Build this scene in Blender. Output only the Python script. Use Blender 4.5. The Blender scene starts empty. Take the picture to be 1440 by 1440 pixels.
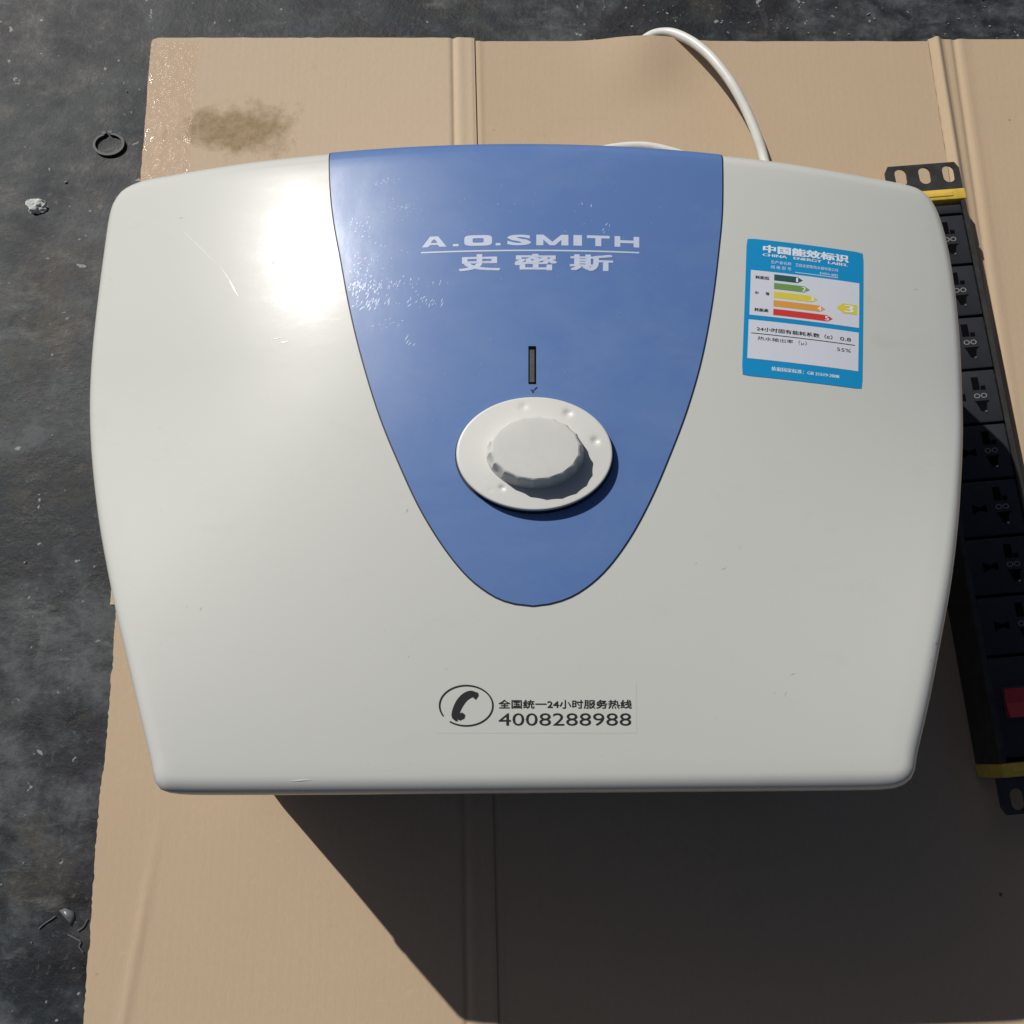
import bpy, bmesh, math, random
from mathutils import Vector, noise

SC = bpy.context.scene
COL = SC.collection
R = math.radians
rnd = random.Random(7)

# ------------------------------------------------------------------ camera
cam_d = bpy.data.cameras.new('camera')
cam_d.sensor_width = 36.0
cam_d.lens = 37.375
cam_d.clip_start = 0.02
cam_d.clip_end = 200.0
cam = bpy.data.objects.new('camera', cam_d)
cam.location = (0.0, 0.0, 0.80)
cam.rotation_euler = (R(13.2), 0, 0)
COL.objects.link(cam)
SC.camera = cam

# ------------------------------------------------------------------ sky and sun
SUN = Vector((-0.68, 0.724, 1.0)).normalized()
SUN_EL = math.asin(SUN.z)
world = bpy.data.worlds.new('World')
SC.world = world
world.use_nodes = True
wn = world.node_tree.nodes
sky = wn.new('ShaderNodeTexSky')
sky.sky_type = 'NISHITA'
sky.sun_disc = False
sky.sun_elevation = SUN_EL
sky.sun_rotation = math.atan2(SUN.x, SUN.y)
sky.air_density = 0.6
sky.dust_density = 1.6
sky.ozone_density = 0.6
bg = wn['Background']
bg.inputs['Strength'].default_value = 0.05
world.node_tree.links.new(sky.outputs['Color'], bg.inputs['Color'])

sun_d = bpy.data.lights.new('sun', 'SUN')
sun_d.energy = 5.0
sun_d.angle = R(0.53)
sun_d.color = (1.0, 0.972, 0.925)
sun = bpy.data.objects.new('sun', sun_d)
sun.rotation_euler = (-SUN).to_track_quat('-Z', 'Y').to_euler()
sun.location = (-2, 2, 3)
COL.objects.link(sun)

SC.view_settings.view_transform = 'Standard'
SC.view_settings.look = 'None'
SC.view_settings.exposure = -0.40
SC.view_settings.gamma = 1.0
SC.view_settings.use_curve_mapping = False

# ------------------------------------------------------------------ helpers
def tag(o, label=None, cat=None, group=None, kind=None):
    if label: o['label'] = label
    if cat: o['category'] = cat
    if group: o['group'] = group
    if kind: o['kind'] = kind
    return o

def empty(name, loc=(0, 0, 0), rz=0.0):
    o = bpy.data.objects.new(name, None)
    o.location = loc
    o.rotation_euler = (0, 0, rz)
    o.empty_display_size = 0.02
    COL.objects.link(o)
    return o

def root_loc(p):
    v = Vector((0, 0, 0))
    while p is not None:
        v += Vector(p.location); p = p.parent
    return v

def mk(name, verts, faces, m, parent=None, smooth=False, local=False, auto=None):
    """one mesh object; verts in world coordinates unless local"""
    off = Vector((0, 0, 0)) if (local or parent is None) else root_loc(parent)
    me = bpy.data.meshes.new(name)
    me.from_pydata([(v[0] - off.x, v[1] - off.y, v[2] - off.z) for v in verts], [], faces)
    me.validate()
    bm = bmesh.new(); bm.from_mesh(me)
    bmesh.ops.recalc_face_normals(bm, faces=bm.faces)
    bm.to_mesh(me); bm.free()
    if smooth:
        for p in me.polygons: p.use_smooth = True
        if auto: me.set_sharp_from_angle(angle=R(auto))
    me.materials.append(m)
    o = bpy.data.objects.new(name, me)
    COL.objects.link(o)
    o.parent = parent
    return o

class MB:
    """collects shapes for one mesh"""
    def __init__(s): s.v = []; s.f = []
    def add(s, v, f):
        b = len(s.v); s.v += list(v); s.f += [tuple(i + b for i in q) for q in f]
    def box(s, x0, x1, y0, y1, z0, z1, bev=0.0):
        b = bev
        if b <= 0:
            s.add([(x0,y0,z0),(x1,y0,z0),(x1,y1,z0),(x0,y1,z0),(x0,y0,z1),(x1,y0,z1),(x1,y1,z1),(x0,y1,z1)],
                  [(3,2,1,0),(4,5,6,7),(0,1,5,4),(1,2,6,5),(2,3,7,6),(3,0,4,7)])
        else:
            def rc(x0,x1,y0,y1,r,z):
                pts = []
                for cx, cy, a0 in ((x1-r,y1-r,0),(x0+r,y1-r,90),(x0+r,y0+r,180),(x1-r,y0+r,270)):
                    for k in range(4):
                        a = R(a0 + 30*k); pts.append((cx+r*math.cos(a), cy+r*math.sin(a), z))
                return pts
            s.loft([rc(x0,x1,y0,y1,b,z0), rc(x0,x1,y0,y1,b,z1-b), rc(x0+.3*b,x1-.3*b,y0+.3*b,y1-.3*b,b*.7,z1-.3*b), rc(x0+b,x1-b,y0+b,y1-b,b*.4,z1)])
    def loft(s, rings, cap0=True, cap1=True):
        n = len(rings[0]); v = [p for r in rings for p in r]; f = []
        for j in range(len(rings)-1):
            for i in range(n):
                a = j*n+i; b = j*n+(i+1) % n
                f.append((a, b, b+n, a+n))
        if cap0: f.append(tuple(reversed(range(n))))
        if cap1: f.append(tuple(range((len(rings)-1)*n, len(rings)*n)))
        s.add(v, f)
    def prism(s, pts, z0, z1):
        s.loft([[(x,y,z0) for x,y in pts], [(x,y,z1) for x,y in pts]])
    def build(s, name, m, parent=None, **k): return mk(name, s.v, s.f, m, parent, **k)

def tube(pts, rad, n=12, caps=True):
    """tube along a 3D polyline; rad number or list"""
    P = [Vector(p) for p in pts]; rings = []
    up = Vector((0, 0, 1))
    for i, p in enumerate(P):
        t = (P[min(i+1, len(P)-1)] - P[max(i-1, 0)]).normalized()
        a = t.cross(up)
        if a.length < 1e-4: a = Vector((1, 0, 0))
        a.normalize(); b = a.cross(t)
        r = rad[i] if isinstance(rad, (list, tuple)) else rad
        rings.append([tuple(p + a*r*math.cos(2*math.pi*k/n) + b*r*math.sin(2*math.pi*k/n)) for k in range(n)])
    m = MB(); m.loft(rings, caps, caps)
    return m

def catmull(P, per=8, closed=False):
    P = [Vector(p) for p in P]; n = len(P); out = []
    rng = range(n) if closed else range(n-1)
    for i in rng:
        if closed: a, b, c, d = P[(i-1) % n], P[i], P[(i+1) % n], P[(i+2) % n]
        else: a, b, c, d = P[max(i-1, 0)], P[i], P[i+1], P[min(i+2, n-1)]
        for k in range(per):
            t = k/per
            out.append(0.5*((2*b) + (c-a)*t + (2*a-5*b+4*c-d)*t*t + (3*b-a-3*c+d)*t**3))
    if not closed: out.append(P[-1].copy())
    return out

def resample(P, n, closed=True):
    P = [Vector(p) for p in P]
    Q = P + [P[0]] if closed else P
    L = [0.0]
    for i in range(len(Q)-1): L.append(L[-1] + (Q[i+1]-Q[i]).length)
    out = []; j = 0
    m = n if closed else n-1
    for k in range(n):
        t = L[-1]*k/m
        while j < len(L)-2 and L[j+1] < t: j += 1
        u = (t-L[j])/max(L[j+1]-L[j], 1e-9)
        out.append(Q[j].lerp(Q[j+1], min(max(u, 0), 1)))
    return out

def interp(tab, t):
    """piecewise linear, tab sorted by first column ascending"""
    if t <= tab[0][0]: return tab[0][1]
    for (a, b), (c, d) in zip(tab, tab[1:]):
        if t <= c: return b + (d-b)*(t-a)/(c-a)
    return tab[-1][1]

# ------------------------------------------------------------------ materials
class NT:
    def __init__(s, name):
        s.m = bpy.data.materials.new(name); s.m.use_nodes = True
        s.t = s.m.node_tree; s.b = s.t.nodes['Principled BSDF']
        s.out = s.t.nodes['Material Output']
        s.tc = s.t.nodes.new('ShaderNodeTexCoord')
    def link(s, a, b): s.t.links.new(a, b)
    def node(s, kind, **k):
        n = s.t.nodes.new(kind)
        for a, b in k.items():
            if a in n.inputs: n.inputs[a].default_value = b
            else: setattr(n, a, b)
        return n
    def mapped(s, scale=(1,1,1), rot=(0,0,0), loc=(0,0,0)):
        mp = s.node('ShaderNodeMapping'); mp.inputs['Scale'].default_value = scale
        mp.inputs['Rotation'].default_value = rot; mp.inputs['Location'].default_value = loc
        s.link(s.tc.outputs['Object'], mp.inputs['Vector']); return mp.outputs[0]
    def noise(s, scale, detail=4, rough=0.55, vec=None, dist=0.0):
        n = s.node('ShaderNodeTexNoise'); n.inputs['Scale'].default_value = scale
        n.inputs['Detail'].default_value = detail; n.inputs['Roughness'].default_value = rough
        n.inputs['Distortion'].default_value = dist
        s.link(vec if vec is not None else s.tc.outputs['Object'], n.inputs['Vector']); return n.outputs['Fac']
    def ramp(s, fac, stops):
        r = s.node('ShaderNodeValToRGB'); el = r.color_ramp.elements
        while len(el) < len(stops): el.new(0.5)
        for e, (p, c) in zip(el, stops):
            e.position = p; e.color = (c[0], c[1], c[2], 1) if isinstance(c, (tuple, list)) else (c, c, c, 1)
        s.link(fac, r.inputs['Fac']); return r.outputs['Color']
    def mix(s, fac, a, b, mode='MIX'):
        n = s.node('ShaderNodeMix'); n.data_type = 'RGBA'; n.blend_type = mode
        for sock, val in ((n.inputs[0], fac), (n.inputs[6], a), (n.inputs[7], b)):
            if hasattr(val, 'is_linked'): s.link(val, sock)
            elif isinstance(val, (int, float)) and sock.type != 'RGBA': sock.default_value = val
            elif isinstance(val, (int, float)): sock.default_value = (val, val, val, 1)
            else: sock.default_value = (val[0], val[1], val[2], 1)
        return n.outputs[2]
    def math(s, op, a, b=0.0, clamp=False):
        n = s.node('ShaderNodeMath'); n.operation = op; n.use_clamp = clamp
        for sock, val in ((n.inputs[0], a), (n.inputs[1], b)):
            if hasattr(val, 'is_linked'): s.link(val, sock)
            else: sock.default_value = val
        return n.outputs[0]
    def bump(s, h, strength=0.2, dist=0.001):
        n = s.node('ShaderNodeBump'); n.inputs['Strength'].default_value = strength
        n.inputs['Distance'].default_value = dist
        s.link(h, n.inputs['Height']); s.link(n.outputs[0], s.b.inputs['Normal'])
    def col(s, c):
        if hasattr(c, 'is_linked'): s.link(c, s.b.inputs['Base Color'])
        else: s.b.inputs['Base Color'].default_value = (c[0], c[1], c[2], 1)
        return s
    def rough(s, r):
        if hasattr(r, 'is_linked'): s.link(r, s.b.inputs['Roughness'])
        else: s.b.inputs['Roughness'].default_value = r
        return s

def plain(name, c, rough=0.5, metal=0.0, var=0.0, bscale=0, bstr=0.1, vscale=60):
    n = NT(name); n.rough(rough); n.b.inputs['Metallic'].default_value = metal
    if var:
        f = n.noise(vscale, 5)
        n.col(n.mix(f, tuple(x*(1-var) for x in c), tuple(min(x*(1+var), 1) for x in c)))
    else: n.col(c)
    if bscale: n.bump(n.noise(bscale, 3), bstr, 0.0006)
    return n.m

def m_cover():
    n = NT('white_plastic')
    f = n.noise(7, 5); g = n.noise(300, 3)
    c = n.mix(f, (0.556, 0.562, 0.528), (0.588, 0.591, 0.553))
    sm = n.noise(22, 7, 0.7, n.mapped((1, 2.2, 1), (0, 0, 0.6)), 0.4)
    c = n.mix(n.ramp(sm, [(0.58, 0.0), (0.74, 0.22)]), c, (0.46, 0.455, 0.41))          # faint handling smudges
    dust = n.ramp(n.noise(230, 3, 0.6), [(0.70, 0.0), (0.78, 0.30)])
    c = n.mix(dust, c, (0.42, 0.41, 0.37))
    n.col(c)
    n.rough(0.31); n.b.inputs['Specular IOR Level'].default_value = 0.18
    n.b.inputs['Coat Weight'].default_value = 0.30
    sc = n.noise(30, 7, 0.7, n.mapped((1, 4, 1), (0, 0, 0.25)))
    n.link(n.ramp(sc, [(0.35, 0.075), (0.65, 0.15)]), n.b.inputs['Coat Roughness'])
    n.bump(g, 0.03, 0.0004)
    bp = n.node('ShaderNodeBump'); bp.inputs['Strength'].default_value = 0.10; bp.inputs['Distance'].default_value = 0.0016
    n.link(n.math('ADD', n.noise(30, 4, 0.6), n.math('MULTIPLY', sc, 0.3)), bp.inputs['Height']); n.link(bp.outputs[0], n.b.inputs['Coat Normal'])
    return n.m

def m_blue():
    n = NT('blue_plastic')
    f = n.noise(9, 4)
    c = n.mix(f, (0.094, 0.180, 0.405), (0.106, 0.194, 0.424))
    mil = n.noise(13, 7, 0.7, n.mapped((1, 1.6, 1), (0, 0, 0.7)), 0.5)
    c = n.mix(n.ramp(mil, [(0.44, 0.0), (0.70, 0.26)]), c, (0.205, 0.285, 0.465))        # paler milky patches, scattered by noise
    n.col(c)
    sc = n.noise(26, 7, 0.7, n.mapped((3, 1, 1), (0, 0, 0.45)))
    n.rough(0.40); n.b.inputs['Specular IOR Level'].default_value = 0.34
    n.b.inputs['Coat Weight'].default_value = 0.28
    n.link(n.ramp(sc, [(0.35, 0.11), (0.7, 0.24)]), n.b.inputs['Coat Roughness'])
    n.bump(n.noise(420, 4, 0.7), 0.05, 0.0004)
    return n.m

def m_floor():
    n = NT('dark_floor')
    big = n.noise(6.5, 6, 0.62, n.mapped((1, 1.25, 1), (0, 0, 0.2)), 0.25)
    mid = n.noise(26, 8, 0.66, n.mapped((1, 1.3, 1), (0, 0, 0.35)), 0.2)
    fine = n.noise(170, 6, 0.72)
    tone = n.ramp(n.noise(9, 3, 0.6, n.mapped((1, 1, 1), (0, 0, 0), (7.7, 2.2, 0))), [(0.42, (0.020, 0.0185, 0.025)), (0.58, (0.013, 0.021, 0.026))])
    base = n.mix(n.ramp(mid, [(0.36, 0.0), (0.62, 1.0)]), (0.0032, 0.0040, 0.0056), tone)
    haze = n.ramp(n.math('ADD', n.math('MULTIPLY', big, 0.75), n.math('MULTIPLY', mid, 0.25)), [(0.475, 0.0), (0.575, 0.90)])
    base = n.mix(haze, base, n.ramp(mid, [(0.36, (0.016, 0.021, 0.024)), (0.64, (0.085, 0.095, 0.099))]))
    br = n.noise(9, 6, 0.72, n.mapped((1, 1, 1), (0, 0, 0), (3.1, 1.7, 0)))
    base = n.mix(n.ramp(br, [(0.55, 0.0), (0.66, 0.6)]), base, (0.060, 0.052, 0.036))
    # dusty scuffs, in patches only
    patch = n.ramp(n.noise(10, 3, 0.5, n.mapped((1, 1, 1), (0, 0, 0), (1.3, 9.1, 0))), [(0.50, 0.0), (0.62, 1.0)])
    for sc, rot, lo, hi, amt, k in (((1, 3.5, 1), 0.7, 0.56, 0.70, 0.50, 18), ((1, 3, 1), -0.6, 0.56, 0.70, 0.50, 22), ((3, 1, 1), 0.25, 0.58, 0.70, 0.4, 20)):
        s_ = n.noise(k, 7, 0.70, n.mapped(sc, (0, 0, rot), (rot*5, 0, 0)), 0.2)
        base = n.mix(n.math('MULTIPLY', n.ramp(s_, [(lo, 0.0), (hi, amt)]), patch), base, (0.15, 0.158, 0.158))
    base = n.mix(n.ramp(fine, [(0.36, 0.45), (0.48, 0.0)]), base, (0.007, 0.008, 0.009))
    base = n.mix(n.ramp(fine, [(0.58, 0.0), (0.74, 0.55)]), base, (0.13, 0.135, 0.13))
    # small pale specks, uneven in shape
    sp = n.ramp(n.noise(115, 2, 0.5), [(0.715, 0.0), (0.75, 0.9)])
    base = n.mix(sp, base, (0.26, 0.26, 0.24))
    n.col(base)
    n.rough(n.ramp(mid, [(0.35, 0.48), (0.65, 0.66)]))
    n.b.inputs['Specular IOR Level'].default_value = 0.32
    n.bump(n.math('ADD', mid, n.math('MULTIPLY', fine, 0.8)), 0.35, 0.002)
    return n.m

def m_card(name='cardboard', stain=False):
    n = NT(name)
    w = n.node('ShaderNodeTexWave'); w.inputs['Scale'].default_value = 48; w.inputs['Distortion'].default_value = 0.6
    w.inputs['Detail'].default_value = 2
    n.link(n.tc.outputs['Object'], w.inputs['Vector'])
    big = n.noise(3.5, 4); f = n.noise(500, 3, 0.6, n.mapped((1, 0.35, 1)))
    c = n.mix(big, (0.50, 0.388, 0.272), (0.545, 0.428, 0.310)) if stain else n.mix(big, (0.435, 0.325, 0.208), (0.500, 0.386, 0.268))
    c = n.mix(n.ramp(f, [(0.3, 0.10), (0.7, 0.0)]), c, (0.30, 0.20, 0.12))
    c = n.mix(n.math('MULTIPLY', w.outputs['Fac'], 0.025), c, (0.33, 0.23, 0.14))
    dk = n.noise(30, 4, 0.6); c = n.mix(n.ramp(dk, [(0.68, 0.0), (0.80, 0.25)]), c, (0.30, 0.215, 0.13))
    v = n.node('ShaderNodeTexVoronoi'); v.inputs['Scale'].default_value = 30
    n.link(n.tc.outputs['Object'], v.inputs['Vector'])
    c = n.mix(n.math('MULTIPLY', n.ramp(v.outputs['Distance'], [(0.03, 1.0), (0.05, 0.0)]), n.ramp(n.noise(9, 2), [(0.56, 0.0), (0.58, 0.8)])), c, (0.06, 0.045, 0.03))
    if stain:
        # soaked patch: an irregular oval with ragged rim
        sx, sy, rx, ry = (-0.27927, 0.41773, 0.05818, 0.02728)
        d = n.node('ShaderNodeVectorMath'); d.operation = 'SUBTRACT'; d.inputs[1].default_value = (sx, sy, 0)
        n.link(n.tc.outputs['Object'], d.inputs[0])
        e = n.node('ShaderNodeVectorMath'); e.operation = 'MULTIPLY'; e.inputs[1].default_value = (1/rx, 1/ry, 0)
        n.link(d.outputs[0], e.inputs[0])
        ln = n.node('ShaderNodeVectorMath'); ln.operation = 'LENGTH'; n.link(e.outputs[0], ln.inputs[0])
        wob = n.noise(30, 7, 0.72)
        dist = n.math('ADD', ln.outputs['Value'], n.math('MULTIPLY', n.math('SUBTRACT', wob, 0.5), 2.4))
        k = n.ramp(dist, [(0.45, 1.0), (1.25, 0.0)])
        spk = n.ramp(n.noise(160, 5, 0.7), [(0.35, 0.62), (0.65, 1.0)])
        c = n.mix(n.math('MULTIPLY', n.math('MULTIPLY', k, spk), 0.88), c, (0.215, 0.145, 0.058))
    n.col(c); n.rough(0.75); n.b.inputs['Specular IOR Level'].default_value = 0.3
    fl = n.noise(260, 4, 0.7, n.mapped((0.35, 1, 1), (0, 0, 0.9)))
    c2 = n.mix(n.ramp(fl, [(0.64, 0.0), (0.76, 0.30)]), c, (0.60, 0.48, 0.36))
    sc2 = n.noise(12, 8, 0.75, n.mapped((1, 6, 1), (0, 0, 1.1)), 0.3)
    n.col(n.mix(n.ramp(sc2, [(0.60, 0.0), (0.72, 0.16)]), c2, (0.31, 0.225, 0.145)))
    dent = n.noise(16, 5, 0.6, None, 0.4)
    n.bump(n.math('ADD', n.math('MULTIPLY', dent, 2.5), n.math('ADD', n.math('MULTIPLY', w.outputs['Fac'], 0.12), f)), 0.16, 0.0007)
    return n.m

def m_tape():
    n = NT('clear_tape')
    g = n.node('ShaderNodeBsdfGlossy'); g.inputs['Roughness'].default_value = 0.10
    t = n.node('ShaderNodeBsdfTransparent'); t.inputs['Color'].default_value = (0.985, 0.965, 0.95, 1)
    mx = n.node('ShaderNodeMixShader'); n.link(n.math('ADD', n.math('MULTIPLY', n.ramp(n.noise(75, 3, 0.55, n.mapped((1, 0.7, 1))), [(0.64, 0.0), (0.74, 1.0)]), 0.06), 0.003), mx.inputs[0])
    bp = n.node('ShaderNodeBump'); bp.inputs['Strength'].default_value = 0.9; bp.inputs['Distance'].default_value = 0.004
    n.link(n.noise(60, 5, 0.65, n.mapped((1, 0.6, 1))), bp.inputs['Height'])
    n.link(bp.outputs[0], g.inputs['Normal'])
    n.link(t.outputs[0], mx.inputs[1]); n.link(g.outputs[0], mx.inputs[2]); n.link(mx.outputs[0], n.out.inputs['Surface'])
    n.t.nodes.remove(n.b)
    return n.m

def m_strip_black():
    n = NT('black_plastic')
    f = n.noise(40, 6, 0.65)
    n.col(n.mix(n.ramp(f, [(0.4, 0.0), (0.8, 0.5)]), (0.018, 0.019, 0.022), (0.045, 0.045, 0.046)))
    n.rough(0.42); n.bump(n.noise(600, 3), 0.08, 0.0004)
    return n.m

M_COVER = m_cover(); M_BLUE = m_blue(); M_FLOOR = m_floor()
M_CARD = m_card(); M_CARDS = m_card('stained_cardboard', True); M_TAPE = m_tape(); M_BLACK = m_strip_black()
M_REAR = plain('rear_shell_plastic', (0.50, 0.50, 0.47), 0.4, var=0.05)
M_SEAM = plain('dark_seam', (0.010, 0.012, 0.016), 0.6)
M_GROOVE = plain('groove_dark_blue', (0.012, 0.018, 0.035), 0.6)
M_DIAL = plain('dial_plastic', (0.62, 0.62, 0.585), 0.42, var=0.05, vscale=30)
M_KNOB = plain('knob_plastic', (0.57, 0.57, 0.535), 0.5, var=0.10, vscale=80, bscale=500, bstr=0.05)
M_PRINT = plain('silver_print', (0.50, 0.56, 0.70), 0.45, var=0.06, vscale=120)
M_INK = plain('black_ink', (0.022, 0.022, 0.022), 0.5)
M_SCR = plain('scratch_white', (0.46, 0.54, 0.72), 0.3)
M_SCRW = plain('scuff_pale', (0.85, 0.85, 0.84), 0.3)
M_NICK = plain('nick_grey', (0.40, 0.40, 0.37), 0.6)
M_FILM = plain('sticker_film', (0.578, 0.585, 0.560), 0.27, var=0.02)
M_LBLUE = plain('label_blue', (0.010, 0.270, 0.560), 0.35, var=0.06, vscale=40)
M_LWHITE = plain('label_white', (0.64, 0.66, 0.72), 0.35, var=0.03)
M_LTXT = plain('label_text_white', (0.72, 0.80, 0.86), 0.4)
M_A1 = plain('arrow_dark_green', (0.030, 0.100, 0.090), 0.4)
M_A2 = plain('arrow_green', (0.160, 0.310, 0.090), 0.4)
M_A3 = plain('arrow_yellow', (0.70, 0.58, 0.06), 0.4)
M_A4 = plain('arrow_orange', (0.70, 0.33, 0.06), 0.4)
M_A5 = plain('arrow_red', (0.62, 0.045, 0.040), 0.4)
M_CORD = plain('white_cord', (0.66, 0.66, 0.62), 0.38, var=0.14, vscale=110)
M_YEL = plain('yellow_plastic', (0.62, 0.42, 0.06), 0.5, var=0.28, vscale=170)
M_STEEL = plain('painted_steel', (0.050, 0.050, 0.049), 0.40, 0.30, var=0.6, vscale=110)
M_HOLE = plain('hole_shade', (0.003, 0.003, 0.004), 0.9)  # near-black colour stands in for the shade inside openings modelled flat
M_HOLE.node_tree.nodes['Principled BSDF'].inputs['Specular IOR Level'].default_value = 0.05
M_MOD = plain('socket_plastic', (0.026, 0.027, 0.031), 0.40, var=0.25, vscale=70, bscale=500, bstr=0.06)
for m_ in (M_MOD, M_STEEL): m_.node_tree.nodes['Principled BSDF'].inputs['Specular IOR Level'].default_value = 0.28
M_MARK = plain('grey_print', (0.20, 0.20, 0.20), 0.5)
M_BRASS = plain('brass', (0.70, 0.62, 0.40), 0.25, 0.9)
M_RED = plain('red_switch', (0.45, 0.035, 0.04), 0.35)
M_RING = plain('black_steel', (0.004, 0.004, 0.004), 0.55)
M_SCRAP = plain('plaster', (0.50, 0.52, 0.50), 0.8, var=0.3, vscale=150, bscale=300, bstr=0.5)
M_FLAKE = plain('plastic_flake', (0.12, 0.13, 0.135), 0.35, var=0.3, vscale=120)
M_GRIT = plain('grit', (0.20, 0.20, 0.18), 0.85, var=0.5, vscale=40)
M_WIN = plain('indicator_metal', (0.10, 0.10, 0.085), 0.35, 0.3, var=0.5, vscale=400)

# ================================================================== SETTING
FZ = -0.0048                                   # floor level; the carton's face is z = 0
def floor():
    xs = [-30, -6, -1.4] + [-0.8 + 1.6*i/80 for i in range(81)] + [1.4, 6, 30]
    ys = [-30, -6, -1.4] + [-0.8 + 1.8*i/90 for i in range(91)] + [1.6, 6, 30]
    v = []
    for y in ys:
        for x in xs:
            z = FZ
            if abs(x) < 1 and abs(y) < 1.1:
                z += -0.0012*max(0, noise.fractal(Vector((x*6, y*6, 0)), 0.8, 2.0, 4))
            v.append((x, y, z))
    n = len(xs)
    f = [(j*n+i, j*n+i+1, (j+1)*n+i+1, (j+1)*n+i) for j in range(len(ys)-1) for i in range(n-1)]
    return tag(mk('floor', v, f, M_FLOOR, None, smooth=True), kind='structure')
floor()

# ================================================================== FLATTENED CARTON
# outline tables in metres on the ground plane
CL_UP = [(0.12352, -0.30367), (0.40194, -0.3079), (0.47608, -0.30916), (0.53277, -0.30948), (0.5738, -0.31027), (0.60443, -0.31022)]        # left edge of upper flap (y, x)
CL_LO = [(-0.29109, -0.29455), (-0.1771, -0.29697), (-0.14496, -0.29745), (-0.10745, -0.29786), (-0.05443, -0.29907), (-0.01979, -0.29907), (0.00286, -0.29743), (0.02581, -0.29787), (0.07003, -0.298), (0.11107, -0.29884)]        # left edge of lower flap (y, x)
C_CREASE = [(-0.11218, -0.03266), (0.60513, -0.05079)]  # crease line (y, x)
C_STEP = [(-0.11218, -0.01156), (0.60303, -0.03242)]      # right edge of the left flaps (y, x)
C_RIDGE = [(0.49727, 0.36771), (0.61032, 0.36238)]    # fold ridge (y, x)
C_RIDGE2 = [(0.46099, 0.38559), (0.58928, 0.38187)]
C_SOFT = [(-0.17255, -0.26928), (-0.04952, -0.25497)]      # soft bend in the lower flap (y, x)
Y_TOP_L, Y_TOP_M = (0.60653, 0.60469)
SLOT_T, SLOT_B = (0.11539, 0.11107)
YB, XR = -0.55, 0.66

def line(tab, y):
    (a, b), (c, d) = tab[0], tab[-1]
    return b + (d-b)*(y-a)/(c-a)

carton = empty('flattened_carton', (0.05, 0.10, 0))
tag(carton, 'large flattened brown cardboard carton spread under the water heater', 'carton')

def sheet(name, m, y0, y1, xl, xr, zf, extra, thick=0.004, rag=0.0006, ny=260, seed=0, round_tl=0.0):
    """height-field sheet between two edge curves; extra: function y -> list of x where columns are needed"""
    cols0 = [i/30 for i in range(31)]
    v = []; rows = []
    for j in range(ny+1):
        y = y0 + (y1-y0)*j/ny
        a, b = xl(y), xr(y)
        a += rag*noise.noise(Vector((y*420, seed, 3.3)))*0.9 + rag*0.5*noise.noise(Vector((y*60, seed, 8.1)))
        if round_tl and y > y1-round_tl:
            t = (y-(y1-round_tl))/round_tl; a += round_tl*(1-math.sqrt(max(0, 1-t*t)))
        xs = [a+(b-a)*t for t in cols0]
        for (xc, off) in extra(y):
            for o_ in off: xs.append(min(max(xc+o_, a+1e-4), b-1e-4))
        xs.sort(); rows.append((y, xs))
    n = len(rows[0][1])
    for j, (y, xs) in enumerate(rows):
        for x in xs:
            yy = y
            if j == ny: yy += rag*noise.noise(Vector((x*140, seed+5, 1)))
            v.append((x, yy, zf(x, y)))
    f = [(j*n+i, j*n+i+1, (j+1)*n+i+1, (j+1)*n+i) for j in range(ny) for i in range(n-1)]
    # rim
    loop = [i for i in range(n)] + [j*n+n-1 for j in range(1, ny+1)] + [ny*n+i for i in range(n-2, -1, -1)] + [j*n for j in range(ny-1, 0, -1)]
    b0 = len(v)
    for i in loop: v.append((v[i][0], v[i][1], v[i][2]-thick))
    L = len(loop)
    f += [(loop[i], b0+i, b0+(i+1) % L, loop[(i+1) % L]) for i in range(L)]
    return mk(name, v, f, m, carton, smooth=True, auto=50)

def bump_at(x, xc, w, h):
    d = abs(x-xc)/w
    return h*0.5*(1+math.cos(math.pi*d)) if d < 1 else 0.0
OFF = [-.012, -.008, -.005, -.003, -.0018, -.0009, 0, .0009, .0018, .003, .005, .008, .012]
def wave(x, y, a=0.0005): return a*noise.noise(Vector((x*7, y*5, 2.0)))
LZ = 0.0022
def z_left(x, y):
    z = LZ + wave(x, y) - bump_at(x, line(C_CREASE, y), 0.0032, 0.0014) + bump_at(x, line(C_CREASE, y)+0.006, 0.005, 0.0006)
    z -= bump_at(x, line(C_STEP, y), 0.003, 0.0006)
    if y < SLOT_B:
        amp = 0.0007*max(0, min(1, (line(C_SOFT, -0.05) and ( -0.03 - y)/0.08)))
        z += bump_at(x, line(C_SOFT, y), 0.0065, amp)
    return z
ex_l = lambda y: [(line(C_CREASE, y), OFF), (line(C_STEP, y)-0.0035, [-.003, -.001, 0, .001, .002, .003]), (line(C_SOFT, y), OFF)]
o = sheet('flap', M_CARDS, SLOT_T, Y_TOP_L, lambda y: interp(CL_UP, y), lambda y: line(C_STEP, y), z_left, ex_l, thick=0.0068, seed=1, round_tl=0.006)
tag(o, 'upper left flap with an oily brown stain')
upper_flap = o
o = sheet('flap', M_CARD, YB, SLOT_B, lambda y: interp(CL_LO, y), lambda y: line(C_STEP, y), z_left, ex_l, thick=0.0068, seed=2, rag=0.0011)
lower_flap = o
LIFT_X = 0.11347
def z_mid(x, y):
    t = max(0.0, min(1.0, (y-(Y_TOP_M-0.07))/0.07)); t = t*t*(3-2*t)
    return wave(x, y) + bump_at(x, line(C_STEP, y)+0.004, 0.004, 0.0005) + 0.0082*t*math.exp(-((x-LIFT_X)/0.035)**2)
sheet('panel', M_CARD, YB, Y_TOP_M, lambda y: line(C_STEP, y)-0.012, lambda y: line(C_RIDGE, y)-0.004, z_mid,
      lambda y: [(line(C_STEP, y)+0.004, OFF)], seed=3)
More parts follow.
